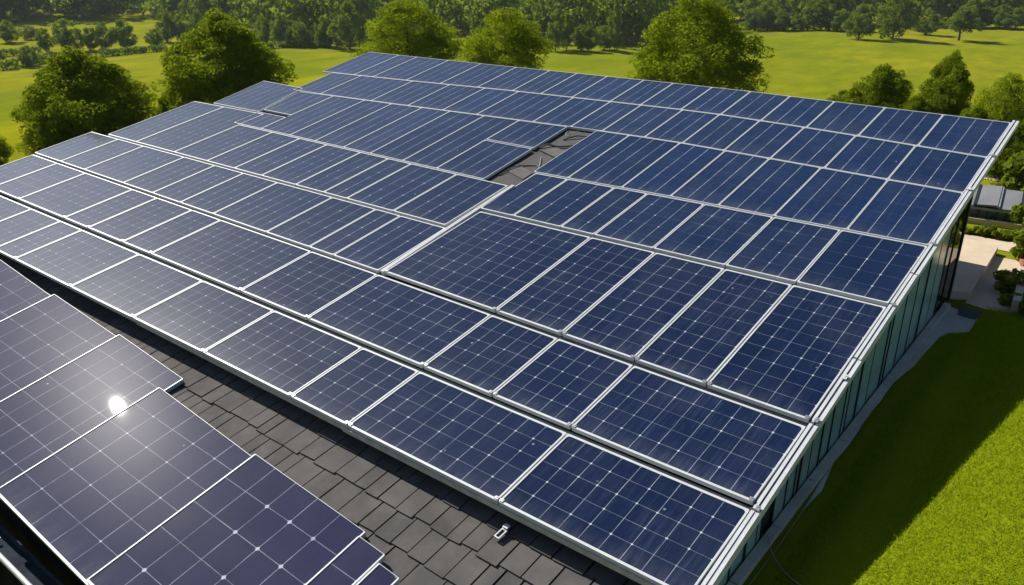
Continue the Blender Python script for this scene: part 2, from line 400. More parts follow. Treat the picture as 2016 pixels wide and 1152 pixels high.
rows = [  # key, name, low line, high line, column lines, look, frame lip
 ('1', 'front row of the main array', G_, F_, [-3.50, -3.15, -2.86, -2.655, -2.516, -2.181, -1.866, -1.566, -1.255, -1.083, -.714, RE], 'near', .016),
 ('2', 'second row from the front', F_, E_, [-3.41, -3.20, -2.979, -2.651, -2.496, -2.292, -2.137, -1.715, -1.455, -1.082, -.898, -.714, RE], 'near', .016),
 ('3R', 'third row from the front beside the glass wall', E_, D_, [-1.440, -1.078, -.896, -.719, -.563, RE], 'near', .016),
 ('3L', 'third row from the front beyond the long seam', E_, DL, [-3.41, -3.194, -3.008, -2.731, -2.541, -2.375, -2.192, -1.926, -1.735, -1.635, -1.462], 'mid', .013),
 ('4R', 'fourth row from the front beside the glass wall', D_, C_, [-1.446, -1.332, -1.177, -1.075, -.908, -.723, -.559, RE], 'mid', .013),
 ('4L', 'fourth row from the front beyond the long seam', DL, CL, [-2.808, -2.599, -2.437, -2.286, -2.110, -1.975, -1.869, -1.671, -1.470], 'mid', .013),
 ('4E', 'fourth row at its far stepped end', DL, CLL, [-3.285, -3.073, -2.808], 'mid', .013),
 ('5R', 'fifth row between the opening and the glass wall', C_, B_, [-1.457, -1.336, -1.159, -1.010, -.873, -.725, -.548, RE], 'far', .009),
 ('5L', 'fifth row between the opening and the stepped end', CL, B_, [-2.677, -2.503, -2.358, -2.205, -2.070, -1.914, -1.763], 'far', .009),
 ('6', 'row just below the top row', B_, A_, [-2.935, -2.763, -2.472, -2.279, -2.108, -1.951, -1.709, -1.558, -1.438, -1.284, -1.153, -1.015, -.872, -.717, -.550, RE], 'far', .009),
 ('7', 'top row along the ridge', A_, T_, [-3.006, -2.810, -2.698, -2.511, -2.331, -2.146, -1.981, -1.853, -1.717, -1.561, -1.442, -1.292, -1.151, -1.013, -.867, -.711, -.545, RE], 'far', .009),
]
LOOK = {'near': 'dark navy panel with a white cell grid', 'mid': 'navy panel with pale vertical ribbons', 'far': 'blue panel with faint streaks'}
cellw = {'near': (.040, .042), 'mid': (.046, .050), 'far': (.047, .06)}
GRP = 'solar panels of the main roof array'
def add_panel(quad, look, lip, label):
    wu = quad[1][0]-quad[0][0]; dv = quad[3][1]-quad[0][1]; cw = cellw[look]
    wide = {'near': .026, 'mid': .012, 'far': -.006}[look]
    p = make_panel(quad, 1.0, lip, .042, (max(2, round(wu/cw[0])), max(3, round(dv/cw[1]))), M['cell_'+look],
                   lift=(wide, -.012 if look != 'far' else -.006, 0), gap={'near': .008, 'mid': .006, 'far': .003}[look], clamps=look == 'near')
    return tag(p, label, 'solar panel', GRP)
for key, rname, lo, hi, cols, look, lip in rows:
    n = len(cols)-1
    for i in range(n):
        a, b = cols[i], cols[i+1]; k = n-i
        # rows meet with a slot between them
        lo_g, hi_g = {'near': (.003, .004), 'mid': (.0012, .002), 'far': (.0003, .0005)}[look]
        q = [(a, lo(a)+lo_g), (b, lo(b)+lo_g), (b, hi(b)-hi_g), (a, hi(a)-hi_g)]
        size = 'wide' if (b-a) > .27 else 'narrow' if (b-a) < .14 else ''
        base = LOOK[look].replace('panel', (size+' panel').strip(), 1)
        if k == 1: lab = f'{base}, nearest the eave edge end, {rname}' if False else f'{base}, rightmost in the {rname}'
        else: lab = f'{base}, {ORD[k]} from the right, {rname}'
        ws = lab.split()
        if len(ws) > 16: lab = f'{size} {look if look!="mid" else "middle"} panel'.strip(); lab = f'{size} navy panel, {ORD[k] + " from the right" if k > 1 else "rightmost"}, {rname}'.strip()
        add_panel(q, look, lip, lab)
# odd sized panels
sp1 = 1.888
add_panel([(-1.763, CL(-1.763)), (-1.568, CL(-1.568)), (-1.568, sp1-.003), (-1.763, sp1-.003)], 'far', .009, 'blue panel with faint streaks, lower of the pair at the left rim of the opening')
add_panel([(-1.763, sp1+.003), (-1.568, sp1+.003), (-1.568, B_(-1.568)-.002), (-1.763, B_(-1.763)-.002)], 'far', .009, 'blue panel with faint streaks, upper of the pair at the left rim of the opening')
add_panel([(-1.914, CL(-1.914)), (-1.768, CL(-1.768)), (-1.768, sp1-.003), (-1.914, sp1-.003)], 'far', .009, 'blue panel one place left of the opening, below the short white cross bar') if False else None
add_panel([(-2.852, CL(-2.84)), (-2.680, CL(-2.68)), (-2.680, 1.776), (-2.852, 1.776)], 'far', .009, 'short blue panel below the dark slot near the stepped end')
add_panel([(-2.852, 1.800), (-2.680, 1.800), (-2.680, B_(-2.68)-.002), (-2.880, B_(-2.88)-.002)], 'far', .009, 'blue panel above the dark slot near the stepped end')
add_panel([(-3.165, 1.772), (-2.858, 1.776), (-2.905, 2.045), (-3.190, 2.055)], 'far', .009, 'wide pale blue panel on the uppermost step of the stepped end')

# ---------------------------------------------------------------- lower array on the shingles
KL = 1.022; KS = 1.042
def low_panel(quad, label, cells, lean=BETA, mat='cell_low'):
    q = [(u*KL, v*KL) for u, v in quad]
    p = make_panel(q, KL, .014, .045, cells, M[mat], lift=(0, 0, lean), gap=.003, top=.004, crad=.008)
    return tag(p, label, 'solar panel', 'solar panels on the shingle roof')
low_panel([(-1.173, .182), (-.868, .180), (-.868, .507), (-1.173, .516)], 'purple grey panel with bold white diamonds between its cells, on the shingles', (5, 5), mat='cell_bold')
low_panel([(-1.531, .187), (-1.177, .182), (-1.177, .517), (-1.531, .533)], 'large purple grey panel just right of the sun glint, with a thin grid', (5, 6))
low_panel([(-1.818, .190), (-1.536, .187), (-1.536, .588), (-1.818, .599)], 'purple grey panel that carries the bright sun glint', (5, 7))
low_panel([(-2.172, .190), (-1.823, .190), (-1.823, .600), (-2.172, .610)], 'lavender panel on the shingles just left of the sun glint panel', (5, 7))
low_panel([(-2.545, .190), (-2.177, .190), (-2.177, .611), (-2.545, .625)], 'pale lavender panel on the shingles farthest from the glass wall', (5, 7))
low_panel([(-.864, .180), (-.800, .180), (-.800, .488), (-.864, .490)], 'narrow purple panel beside the bold diamond panel, cut by the lower border', (1, 5))
low_panel([(-.796, .180), (-.748, .180), (-.748, .468), (-.796, .470)], 'narrowest purple panel, last one over the bare shingles', (1, 5))

# ---------------------------------------------------------------- the house
house = empty('glass_walled_house', (0, 0, 0))
tag(house, 'low house with shingled eave and long teal glass wall under the solar array', 'house')
XR = -.374*S
# tarred deck under the array
dk = MB(); t = .16
us = (-3.40, -3.05, -2.75, -1.60, -1.40, RE-.004)
def deckstrip(u0, u1, v0, v1, mat, n0=-.19):
    b = MB(); P = [pl(u0, v0, n0), pl(u1, v0, n0), pl(u1, v1, n0), pl(u0, v1, n0)]
    b.prism(P, NRM*.08); return b.build('roof_deck', mat, house)
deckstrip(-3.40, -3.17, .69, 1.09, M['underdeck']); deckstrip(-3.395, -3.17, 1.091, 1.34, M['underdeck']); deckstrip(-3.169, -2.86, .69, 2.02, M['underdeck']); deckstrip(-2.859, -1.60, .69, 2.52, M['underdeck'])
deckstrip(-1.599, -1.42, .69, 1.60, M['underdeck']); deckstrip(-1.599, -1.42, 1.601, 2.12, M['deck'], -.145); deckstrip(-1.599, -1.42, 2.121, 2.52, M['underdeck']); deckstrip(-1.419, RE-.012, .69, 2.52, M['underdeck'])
# shingle roof: separate tabs in courses
rng = random.Random(5)
b = MB(); v = .205; course = 0
def plS(u, v, n): return pl(u*KS, v*KS, n, KS)
while v < .86:
    ex = .056+.006*rng.random(); u = -2.62+rng.random()*.05
    while u < -.405:
        wtab = min(rng.choice((.028, .034, .038, .043, .050, .058)), -.352-u)
        g = .0010+.0014*rng.random()**2; jl = (rng.random()-.5)*.008; h0 = .008+.007*rng.random(); sk_ = (rng.random()-.5)*.003
        P = [plS(u+g, v+jl, 0), plS(u+wtab-g, v+jl+sk_, 0), plS(u+wtab-g, v+ex+.015, -.012), plS(u+g, v+ex+.015, -.012)]
        Tt = [P[0]+NRM*h0, P[1]+NRM*h0, P[2]+NRM*.002, P[3]+NRM*.002]
        n0 = len(b.v); b.v += [tuple(p) for p in P+Tt]
        for q in ((4, 5, 6, 7), (0, 1, 5, 4), (1, 2, 6, 5), (2, 3, 7, 6), (3, 0, 4, 7)):
            b.f.append(tuple(n0+i for i in q)); b.m.append(0); b.uv += [(0, 0)]*4
        u += wtab
    v += ex; course += 1
b.build('shingle_roof', M['shingle'], house)
b = MB(); P = [plS(-2.62, .205, -.09), plS(-.352, .205, -.09), plS(-.352, .90, -.09), plS(-2.62, .90, -.09)]; b.prism(P, NRM*.07)
b.build('roof_underlay', M['underdeck'], house)
# steep shingled skirt under the lower eave, turned from the sun for shade, with gutter
e0 = plS(-2.62, .206, -.05); e1 = plS(-.42, .206, -.05)
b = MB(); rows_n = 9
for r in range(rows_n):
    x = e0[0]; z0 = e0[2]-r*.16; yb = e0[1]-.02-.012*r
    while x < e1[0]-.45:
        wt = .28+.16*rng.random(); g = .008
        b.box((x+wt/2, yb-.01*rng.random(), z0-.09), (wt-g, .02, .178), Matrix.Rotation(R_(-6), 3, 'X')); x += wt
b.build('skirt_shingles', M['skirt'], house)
b = MB(); b.face([(e0[0], e0[1]+.02, e0[2]), (e1[0], e1[1]+.02, e1[2]), (e1[0], e1[1]+.02, e1[2]-3), (e0[0], e0[1]+.02, e0[2]-3)]); b.build('front_wall', M['navywall'], house)
gp = ray(20, 1115)
yg = e0[1]-.34; tg = yg/gp[1]; zg = H+gp[2]*tg
gx0, gx1 = e0[0], e1[0]
b = MB()
b.box(((gx0+gx1)/2, yg+.09, zg-.06), (gx1-gx0, .15, .012)); b.box(((gx0+gx1)/2, yg+.17, zg-.01), (gx1-gx0, .014, .13))
b.build('gutter', M['navywall'], house)
b = MB(); b.tube([(gx0, yg, zg), (gx1, yg, zg)], .022, 10); b.box(((gx0+gx1)/2, yg+.004, zg-.04), (gx1-gx0, .012, .07)); b.sm = False
b.build('gutter_rim', M['alu'], house)
for x in np.arange(gx0+.4, gx1, 1.1):
    b = MB(); b.box((x, yg+.05, zg+.006), (.03, .11, .006)); b.box((x, yg+.03, zg+.013), (.02, .02, .012)); b.build('gutter_clip', M['steel'], house)
# floor
b = MB(); b.face([(-16.5, 5.2, .02), (XR-.03, 5.2, .02), (XR-.03, 11.85, .10), (-16.5, 11.85, .10)]); b.build('floor', M['interior'], house)
# glass side wall: opaque teal panes towards the camera, clear ones at the far corner
def roof_z(y): return H + S*(-1/math.cos(TH)) + math.tan(TH)*y - .11
def gz(y): return float(terrain(XR+.1, y))
YEND = 2.372*S
edges = [4.05, 4.75, 5.02, 5.30, 5.52, 5.62, 5.86, 6.10, 6.32, 6.42, 6.66, 6.92, 7.2, 7.5, 7.64, 7.95, 8.3, 8.75, 8.9, 9.3, 9.75, 10.2, 10.62, 11.05, 11.4, YEND]
darkset = {5}
for i, (y0, y1) in enumerate(zip(edges, edges[1:])):
    a, bb = y0+.012, y1-.012
    clear = y0 > 11.0
    mt = M['glass'] if clear else (M['mull'] if i in darkset else M['teal'])
    off = -.02 if i in darkset else -.004*(i % 3)
    b = MB()
    P = [(XR+off, a, gz(a)+.03), (XR+off, bb, gz(bb)+.03), (XR+off, bb, roof_z(bb)), (XR+off, a, roof_z(a))]
    b.prism(P[::-1], np.array([-.012, 0, 0])); b.build('glass_pane', mt, house)
    b = MB(); b.box((XR-.012, y0, (gz(y0)+roof_z(y0))/2), (.04 if i % 2 else .03, .016, roof_z(y0)-gz(y0)-.005)); b.build('mullion', M['mull'], house)
b = MB(); zb = gz(YEND); ztop = roof_z(YEND)+.03
b.box((XR-.006, YEND+.012, (zb+ztop)/2), (.045, .045, ztop-zb)); b.build('corner_mullion', M['mull'], house)
b = MB(); b.prism([(XR-.03, YEND+.01, zb+.03), (-4.6, YEND+.01, zb+.03), (-4.6, YEND+.01, roof_z(YEND)), (XR-.03, YEND+.01, roof_z(YEND))], np.array([0, -.012, 0])); b.build('glass_pane', M['glass'], house)
b = MB(); b.box((-9.2, YEND, (zb+roof_z(YEND))/2), (9.1, .12, roof_z(YEND)-zb-.06)); b.build('back_wall', M['navywall'], house)
b = MB(); b.box((-4.62, YEND, (zb+roof_z(YEND))/2), (.06, .05, roof_z(YEND)-zb-.04)); b.build('mullion', M['mull'], house)
b = MB()
for y0, y1 in zip(np.arange(4.2, YEND-.4, .82), np.arange(4.2, YEND-.4, .82)+.82):
    b.bar((XR+.05, y0, gz(y0)+.03), (XR+.05, y1-.01, gz(y1)+.03), .075, .075)
b.build('plinth', M['pave_grey'], house)
# metal trim along the open roof edge: inner rail, dark slot, outer rail in lengths, end caps and clamps
def trim(u0, u1, v0, v1, n0, n1, nm, mt):
    b = MB(); P = [pl(u0, v0, n0), pl(u1, v0, n0), pl(u1, v1, n0), pl(u0, v1, n0)]; b.prism(P, NRM*(n1-n0)); return b.build(nm, mt, house)
vs = [.635, .862, 1.092, 1.30, 1.506, 1.64, 1.782, 2.075, 2.298, 2.562]
for i, (v0, v1) in enumerate(zip(vs, vs[1:])):
    j = .0012*((i*7) % 3-1)
    trim(RE+.002, RE+.0075, v0+.002, v1-.003, -.07, .012, 'edge_rail', M['alu'])
    trim(RE+.0095+j, RE+.0165+j, v0+.0015, v1-.0025, -.06, .004-.003*(i % 2), 'edge_cap', M['alu'])
    trim(RE-.004, RE+.009, v0+.0025, v1-.0035, -.12, -.02, 'edge_gasket', M['dark'])
trim(RE+.010, RE+.0145, .64, 2.555, -.105, -.063, 'fascia', M['alu'])
for i, vv in enumerate([.66, .866, 1.10, 1.235, 1.505, 1.78, 2.08, 2.30]):
    b = MB(); r3 = Matrix.Rotation(TH, 3, 'X')
    c = pl(RE+.010, vv, .020); L_ = .05+.05*((i*5) % 4)/3
    b.box(c, (.036, L_*.7, .008), r3); b.box(c+NRM*.006+VD*.01, (.013, .016, .004), r3)
    b.build('edge_clamp', M['steel'] if i % 3 else M['alu'], house)
# ridge flashing and front rail
for (u0, u1) in ((-2.62, -1.86), (-1.858, -1.10), (-1.098, RE)):
    P = [pl(u0, .659, -.075), pl(u1, .662, -.075), pl(u1, .672, -.075), pl(u0, .669, -.075)]
    b = MB(); b.prism(P, NRM*.055); b.build('front_rail', M['rail'], house)
for vv, u0, u1 in ((.867, -3.0, RE), (1.10, -3.2, RE), (1.36, -3.3, -1.47), (1.50, -1.44, RE), (1.648, -2.8, -1.57), (1.766, -1.45, RE)):
    P = [pl(u0, vv-.006, -.085), pl(u1, vv-.006, -.085), pl(u1, vv+.006, -.085), pl(u0, vv+.006, -.085)]
    b = MB(); b.prism(P, NRM*.04); b.build('mounting_rail', M['rail'], house)
# long seam: raised rail either side of a slot
for uu in (-1.4535, -1.4475):
    P = [pl(uu-.0022, 1.108, -.07), pl(uu+.0022, 1.108, -.07), pl(uu+.0022, 1.64, -.07), pl(uu-.0022, 1.64, -.07)]
    b = MB(); b.prism(P, NRM*.085); b.build('seam_rail', M['alu'], house)

# ---------------------------------------------------------------- small things on the roof
def cable(pts, r, label, m):
    b = MB(); n = 10; sm = []
    for i in range(len(pts)-1):
        p0, p1, p2, p3 = [Vector(pts[max(0, min(len(pts)-1, i+j))]) for j in (-1, 0, 1, 2)]
        for k in range(n):
            t_ = k/n; sm.append(.5*((2*p1)+(p2-p0)*t_+(2*p0-5*p1+4*p2-p3)*t_**2+(3*p1-p0-3*p2+p3)*t_**3))
    sm.append(Vector(pts[-1])); b.tube(sm, r, 6); b.sm = True
    return tag(b.build('cable', m), label, 'cable')
dn = -.055
cable([pl(-1.555, 1.70, dn), pl(-1.545, 1.76, dn+.02), pl(-1.520, 1.79, dn), pl(-1.49, 1.80, dn+.01)], .009, 'black cable curling at the bottom of the roof opening', M['cable'])
cable([pl(-1.515, 1.86, dn), pl(-1.495, 1.83, dn+.01), pl(-1.468, 1.785, dn)], .006, 'thin grey cable crossing the middle of the roof opening', M['wire'])
cable([pl(-1.553, 1.905, dn+.03), pl(-1.54, 1.93, dn+.05), pl(-1.51, 1.94, dn+.02), pl(-1.465, 1.965, dn+.02)], .016, 'thick black cable bunched across the roof opening', M['cable'])
cable([pl(-1.53, 2.0, dn), pl(-1.50, 2.03, dn+.03), pl(-1.462, 2.045, dn+.01)], .013, 'black cable lying near the top of the roof opening', M['cable'])
cable([pl(-1.548, 2.055, dn+.03), pl(-1.54, 2.03, dn+.04), pl(-1.528, 2.022, dn+.01), pl(-1.52, 2.045, dn+.03), pl(-1.51, 2.06, dn+.05)], .008, 'grey looped wire at the upper corner of the roof opening', M['wire'])
for (v0, tlt, lab) in ((1.735, .0, 'pale folded membrane sheet low in the roof opening'), (1.90, .012, 'pale membrane flap halfway up the roof opening')):
    b = MB(); P = [pl(-1.552, v0, -.064), pl(-1.468, v0-.03, -.064), pl(-1.468, v0+.02, -.064), pl(-1.552, v0+.05, -.064)]
    b.prism(P, NRM*(.012+tlt)); tag(b.build('membrane_flap', simple('membrane_pale_%d' % int(v0*100), (.085, .08, .077), .9)), lab, 'membrane')
# bracket under the front edge
br = empty('roof_bracket', plS(-.665, .612, .03).tolist(), (TH, 0, R_(-4)))
br.scale = (.72, .72, .72)
tag(br, 'small pale metal bracket with an open slot below the front array edge', 'bracket')
b = MB()
for x in (-.032, .032): b.box((x, 0, .012), (.014, .15, .02))
for y in (-.068, .062): b.box((0, y, .0125), (.05, .014, .019))
b.build('loop', M['alu'], br)
b = MB(); b.box((0, 0, -.005), (.05, .11, .012)); b.build('slot_plate', M['dark'], br)
b = MB(); b.box((0, .10, .04), (.07, .06, .014)); b.build('tongue', M['alu'], br)
# wire hanging from the wall foot to the lawn
gq = [ground_at(*q) for q in ((1512, 1078), (1520, 1100), (1545, 1135), (1580, 1165))]
cable([(gq[0][0]-.02, gq[0][1], gq[0][2]+.10)]+[(p[0], p[1], p[2]+.03) for p in gq[1:]], .0035, 'thin grey wire running from the foot of the glass wall over the lawn', M['wire'])

# ---------------------------------------------------------------- foliage builders
def leaf_cloud(centers, radii, n_each, size, rs, flat=.75, up=.25, asp=1.5):
    """numpy arrays of leaf quads set over clump surfaces, facing outwards with jitter"""
    V = []
    for c, r, n in zip(centers, radii, n_each):
        d = rs.normal(size=(n, 3)); d[:, 2] += up; d /= np.linalg.norm(d, axis=1)[:, None]
        rad = r*(.70+.36*rs.random(n)**.7)
        p = c+d*rad[:, None]*np.array([1, 1, flat])
        nn = d+rs.normal(size=(n, 3))*.48; nn /= np.linalg.norm(nn, axis=1)[:, None]
        t = np.cross(nn, rs.normal(size=(n, 3))); t /= np.linalg.norm(t, axis=1)[:, None]+1e-9
        bt = np.cross(nn, t); s = size*(.6+.8*rs.random(n))[:, None]
        V.append(np.stack([p-t*s*asp*.5, p-bt*s*.42, p+t*s*asp*.5, p+bt*s*.42], 1))
    return np.concatenate(V)
def quads_mesh(name, V, m):
    n = len(V); me = bpy.data.meshes.new(name); me.vertices.add(n*4); me.vertices.foreach_set('co', V.reshape(-1).astype('f'))
    me.loops.add(n*4); me.loops.foreach_set('vertex_index', np.arange(n*4, dtype='i'))
    me.polygons.add(n); me.polygons.foreach_set('loop_start', np.arange(0, n*4, 4, dtype='i')); me.polygons.foreach_set('loop_total', np.full(n, 4, 'i'))
    me.materials.append(m); me.update(calc_edges=True); return me
def crown_verts(seed, majors, subs, leaves, size, lo=.05, shape='round', big=.17):
    """crown of a tree of height 1 and half width .5: billowing masses, each made of smaller leaf clumps"""
    rs = np.random.RandomState(seed); cs = []; rr = []; ph = rs.random(6)*6.28
    for i in range(majors):
        z = (i+rs.random())/majors; a = i*2.4+rs.normal()*.5
        if shape == 'round': env = math.sin(math.pi*min(1, .20+.78*z))**.55
        elif shape == 'dome': env = (1-z**2.2)**.55
        elif shape == 'tall': env = .85*math.sin(math.pi*(.18+.78*z))**.5
        else: env = (1-z)**.75*1.05
        env *= 1+.16*math.sin(3*a+ph[0]+3*z)
        r = big*(.65+.6*rs.random())*(1.1-.35*z)
        R0 = max(0, .5*env-r*.8)
        c = np.array([R0*math.cos(a), R0*math.sin(a), lo+r*.8+(1-lo-r*1.7)*z])
        cs.append(c); rr.append(r*.62)
        for k in range(subs):
            d = rs.normal(size=3); d[2] += .35; d /= np.linalg.norm(d)
            cs.append(c+d*r*(.62+.30*rs.random())*np.array([1, 1, .85])); rr.append(r*(.26+.26*rs.random()))
    m = 7                      # the inside, so that the sky does not show through everywhere
    for k in range(m): cs.append((rs.normal()*.12, rs.normal()*.12, lo+.12+.58*k/m)); rr.append(.15)
    cs = np.array(cs); rr = np.array(rr); w_ = rr**2
    n = np.maximum(5, leaves*w_/w_.sum()).astype(int)
    return leaf_cloud(cs, rr, n, size, rs)
def trunk_mesh(seed, lo=.25):
    r = random.Random(seed); b = MB(); b.tube([(0, 0, -.06), (.004, 0, lo*.5), (.0, .006, lo), (.01, 0, .45), (.0, 0, .58)], [.034, .026, .021, .013, .005], 8)
    for i in range(7):
        a = i*.9+r.random(); z = lo*.8+.06*i; L_ = .2+.12*r.random()
        b.tube([(0, 0, z), (math.cos(a)*L_*.5, math.sin(a)*L_*.5, z+.09), (math.cos(a)*L_, math.sin(a)*L_, z+.2)], [.013, .009, .003], 5, cap=False)
    b.sm = True
    return b.mesh('trunk', M['bark'])
PROT = {}
def prot(key, *a, mat='leaf', **k):
    PROT[key] = (quads_mesh('crown', crown_verts(*a, **k), M[mat]), trunk_mesh(a[0], k.get('lo', .18)))
prot('hero1', 11, 30, 12, 42000, .0130, lo=.02, shape='dome')
prot('hero2', 12, 32, 12, 44000, .0130, lo=.02, shape='dome', big=.165)
prot('hero3', 13, 28, 12, 42000, .0130, lo=.02, shape='dome', big=.18)
prot('hero4', 44, 34, 12, 60000, .0140, lo=.02, shape='dome', mat='leaf_dark')
prot('hero5', 15, 24, 11, 40000, .0160, lo=.02, shape='dome', mat='leaf_dark', big=.20)
for i, s_ in enumerate(('round', 'dome', 'tall', 'round')): prot('mid%d' % i, 20+i, 20, 8, 9500, .029, lo=.0, shape=s_, mat='leaf_far', big=.18)
prot('parasol', 31, 18, 7, 7000, .034, lo=.22, shape='cone', mat='leaf_far')
def tree(key, px, base, top, half, label, name='tree', group=None, rz=None, spread=1.0):
    p = ground_at(px, base); dist = np.linalg.norm(p-CAM)
    d = ray(px, base); dep = math.asin(-d[2])
    # height from the pixel span at that distance
    hz = np.hypot(p[0], p[1]); dt = ray(px, top); ht = (H+hz*dt[2]/np.hypot(dt[0], dt[1]))-p[2]
    fwd = (p-CAM)@Fw; wd = 2*half/FPX*fwd
    cm, tm = PROT[key]
    o = empty(name, p.tolist(), (0, 0, rz if rz is not None else (px*.37) % 6.28)); o.scale = (wd*spread, wd*spread, ht*1.03)
    tag(o, label, 'tree', group)
    c = link('crown', cm, o); t = link('trunk', tm, o)
    return o
# trees close behind the house
NG = None
tree('hero4', 178, 296, 97, 128, 'dark ragged tree behind the stepped left end of the solar array')
tree('hero5', 128, 312, 214, 66, 'lower bright bush in front of the dark ragged tree', 'bush')
tree('hero5', -14, 350, 236, 40, 'dark bush cut by the left border of the picture', 'bush')
tree('hero4', 448, 225, 24, 124, 'large dark round tree behind the uppermost step of the array')
tree('hero1', 806, 150, -3, 98, 'broad bright green tree behind the far corner of the array ridge')
tree('hero3', 996, 165, 14, 95, 'round bright green tree left of the biggest one behind the ridge')
tree('hero2', 1360, 205, -14, 128, 'biggest bright green tree rising behind the middle of the ridge')
tree('hero5', 1722, 262, 124, 64, 'dark bushy tree in the meadow, left one of the pair beyond the ridge')
tree('hero4', 1847, 285, 103, 56, 'dark upright tree in the meadow, right one of the pair beyond the ridge')
tree('hero3', 1955, 330, 140, 72, 'wide olive green bush behind the far end of the glass wall', 'bush')
tree('hero5', 2040, 300, 118, 60, 'dark tree cut by the right border behind the olive bush')
tree('hero4', 1985, 368, 235, 62, 'dark low bush at the back of the yard', 'bush')
tree('hero5', 1655, 235, 176, 34, 'low shrub just over the ridge left of the pair', 'bush')
tree('hero5', 1790, 290, 185, 46, 'low green shrub between the pair of trees', 'bush')
tree('hero5', 1900, 330, 205, 50, 'low shrub just over the ridge near its right corner', 'bush')
tree('hero5', 330, 240, 185, 20, 'small bush between the dark ragged tree and the large dark tree', 'bush')
# field trees on the right
FT = 'trees standing in the right hand meadow'
tree('mid1', 1690, 78, 8, 27, 'dark field tree, first from the left in the right meadow', group=FT)
tree('mid0', 1757, 77, -22, 40, 'tall wide field tree beside the dark one in the right meadow', group=FT)
tree('mid3', 1822, 69, 20, 26, 'small round field tree in the right meadow', group=FT)
tree('parasol', 1887, 80, 10, 40, 'tapered field tree with a clear trunk in the right meadow', group=FT)
# hedgerow trees on the left
HT = 'trees of the left hand field edge'
for i, (px, ba, to, hw, k) in enumerate([(57, 130, 88, 18, 'mid0'), (92, 102, 54, 17, 'mid2'), (137, 102, 34, 30, 'mid0'), (178, 100, 54, 18, 'mid1'), (208, 98, 42, 26, 'mid3'), (246, 97, 37, 28, 'mid1'), (308, 94, 55, 18, 'mid0'), (-6, 122, 92, 18, 'mid1'), (20, 84, 38, 26, 'mid3'), (62, 78, 50, 20, 'mid0'), (640, 92, 30, 22, 'mid2'), (690, 97, 2, 33, 'mid1'), (590, 92, 40, 24, 'mid0'), (555, 90, 22, 22, 'mid2'), (520, 86, 30, 24, 'mid3')]):
    tree(k, px, ba, to, hw, ['small lone bush tree nearest the camera in the left field', 'slim dark tree left of the hedgerow clump', 'tallest pale tree of the hedgerow clump in the left field', 'small tree tucked inside the hedgerow clump', 'round tree in the middle of the hedgerow clump', 'dark round tree at the right end of the hedgerow clump', 'small tree standing alone right of the hedgerow clump', 'low tree cut by the left border beside the hedge', 'wide low tree at the left border behind the fields', 'low tree next to the wide one at the left border', 'slim tree at the forest edge right of the large dark tree', 'tall dense tree at the forest edge left of the ridge corner', 'rounded tree at the forest edge beside the large dark tree', 'tall pale tree peeping over the large dark tree', 'broad tree just right of the large dark tree top'][i], group=HT)
# front row of the wood
WT = 'trees along the front of the wood'
rs = np.random.RandomState(77)
spots = []
for px in list(range(1092, 1236, 24)): spots.append((px+rs.randint(-5, 6), 100+rs.randint(-2, 2), 20+rs.randint(-25, 30), 17+rs.randint(-2, 8)))
for px in list(range(1478, 1700, 30)): spots.append((px+rs.randint(-6, 7), 61+rs.randint(-2, 2), 14+rs.randint(-18, 14), 19+rs.randint(-2, 9)))
for px in list(range(1905, 2040, 30)): spots.append((px+rs.randint(-6, 7), 57+rs.randint(-2, 2), 8+rs.randint(-16, 10), 22+rs.randint(-2, 8)))
for px in (330, 358, 395): spots.append((px, 84, 22+rs.randint(-10, 10), 20))
SZ = ['rounded', 'bushy', 'slender', 'dense']
for i, (px, ba, to, hw) in enumerate(spots):
    where = 'wood front between the bright ridge trees' if px < 1240 and px > 1000 else 'wood front topping the right meadow' if px < 1720 and px > 1240 else 'wood front behind the field trees' if px > 1800 else 'wood front behind the left field'
    n = sum(1 for q in spots[:i+1] if (q[0] > 1800) == (px > 1800) and (1240 < q[0] < 1720) == (1240 < px < 1720) and (1000 < q[0] < 1240) == (1000 < px < 1240))
    tree('mid%d' % (i % 4), px, ba, to, hw, f'{SZ[i % 4]} tree, {ORD[n]} from the left, {where}', group=WT)

# the wood behind: one mass
def bound(px):
    return np.interp(px, [-400, 0, 90, 320, 470, 520, 710, 1090, 1240, 1460, 1690, 2016, 2400], [58, 54, 48, 50, 62, 82, 88, 92, 92, 55, 53, 50, 46])
V = []
rs = np.random.RandomState(3); tot = 0
base_cr = [crown_verts(50+i, 12, 4, 1150, .052, lo=.0, shape=s_, big=.20) for i, s_ in enumerate(('round', 'dome', 'tall', 'round', 'dome'))]
cand = 0
pts = []
while len(pts) < 1000 and cand < 60000:
    cand += 1
    px = rs.uniform(-330, 2350); py = rs.uniform(-112, 90)
    if py > bound(px)-4: continue
    p = ground_at(px, py)
    if np.hypot(p[0], p[1]) > 620: continue
    if any((p[0]-q[0])**2+(p[1]-q[1])**2 < 30 for q in pts): continue
    pts.append(p)
for p in pts:
    dist = np.hypot(p[0], p[1]); h = rs.uniform(9, 15)*(1+dist/1200); wv_ = h*rs.uniform(.75, 1.05)
    cv = base_cr[rs.randint(5)]; a = rs.uniform(0, 6.28); ca, sa = math.cos(a), math.sin(a)
    q = cv.reshape(-1, 3)*np.array([wv_, wv_, h]); q = np.stack([q[:, 0]*ca-q[:, 1]*sa, q[:, 0]*sa+q[:, 1]*ca, q[:, 2]], 1)+p
    V.append(q.reshape(-1, 4, 3))
V = np.concatenate(V)
wood = link('wood', quads_mesh('wood', V, M['leaf_far'])); tag(wood, 'hazy mass of broadleaf wood rising behind the fields', 'wood', None, 'stuff')

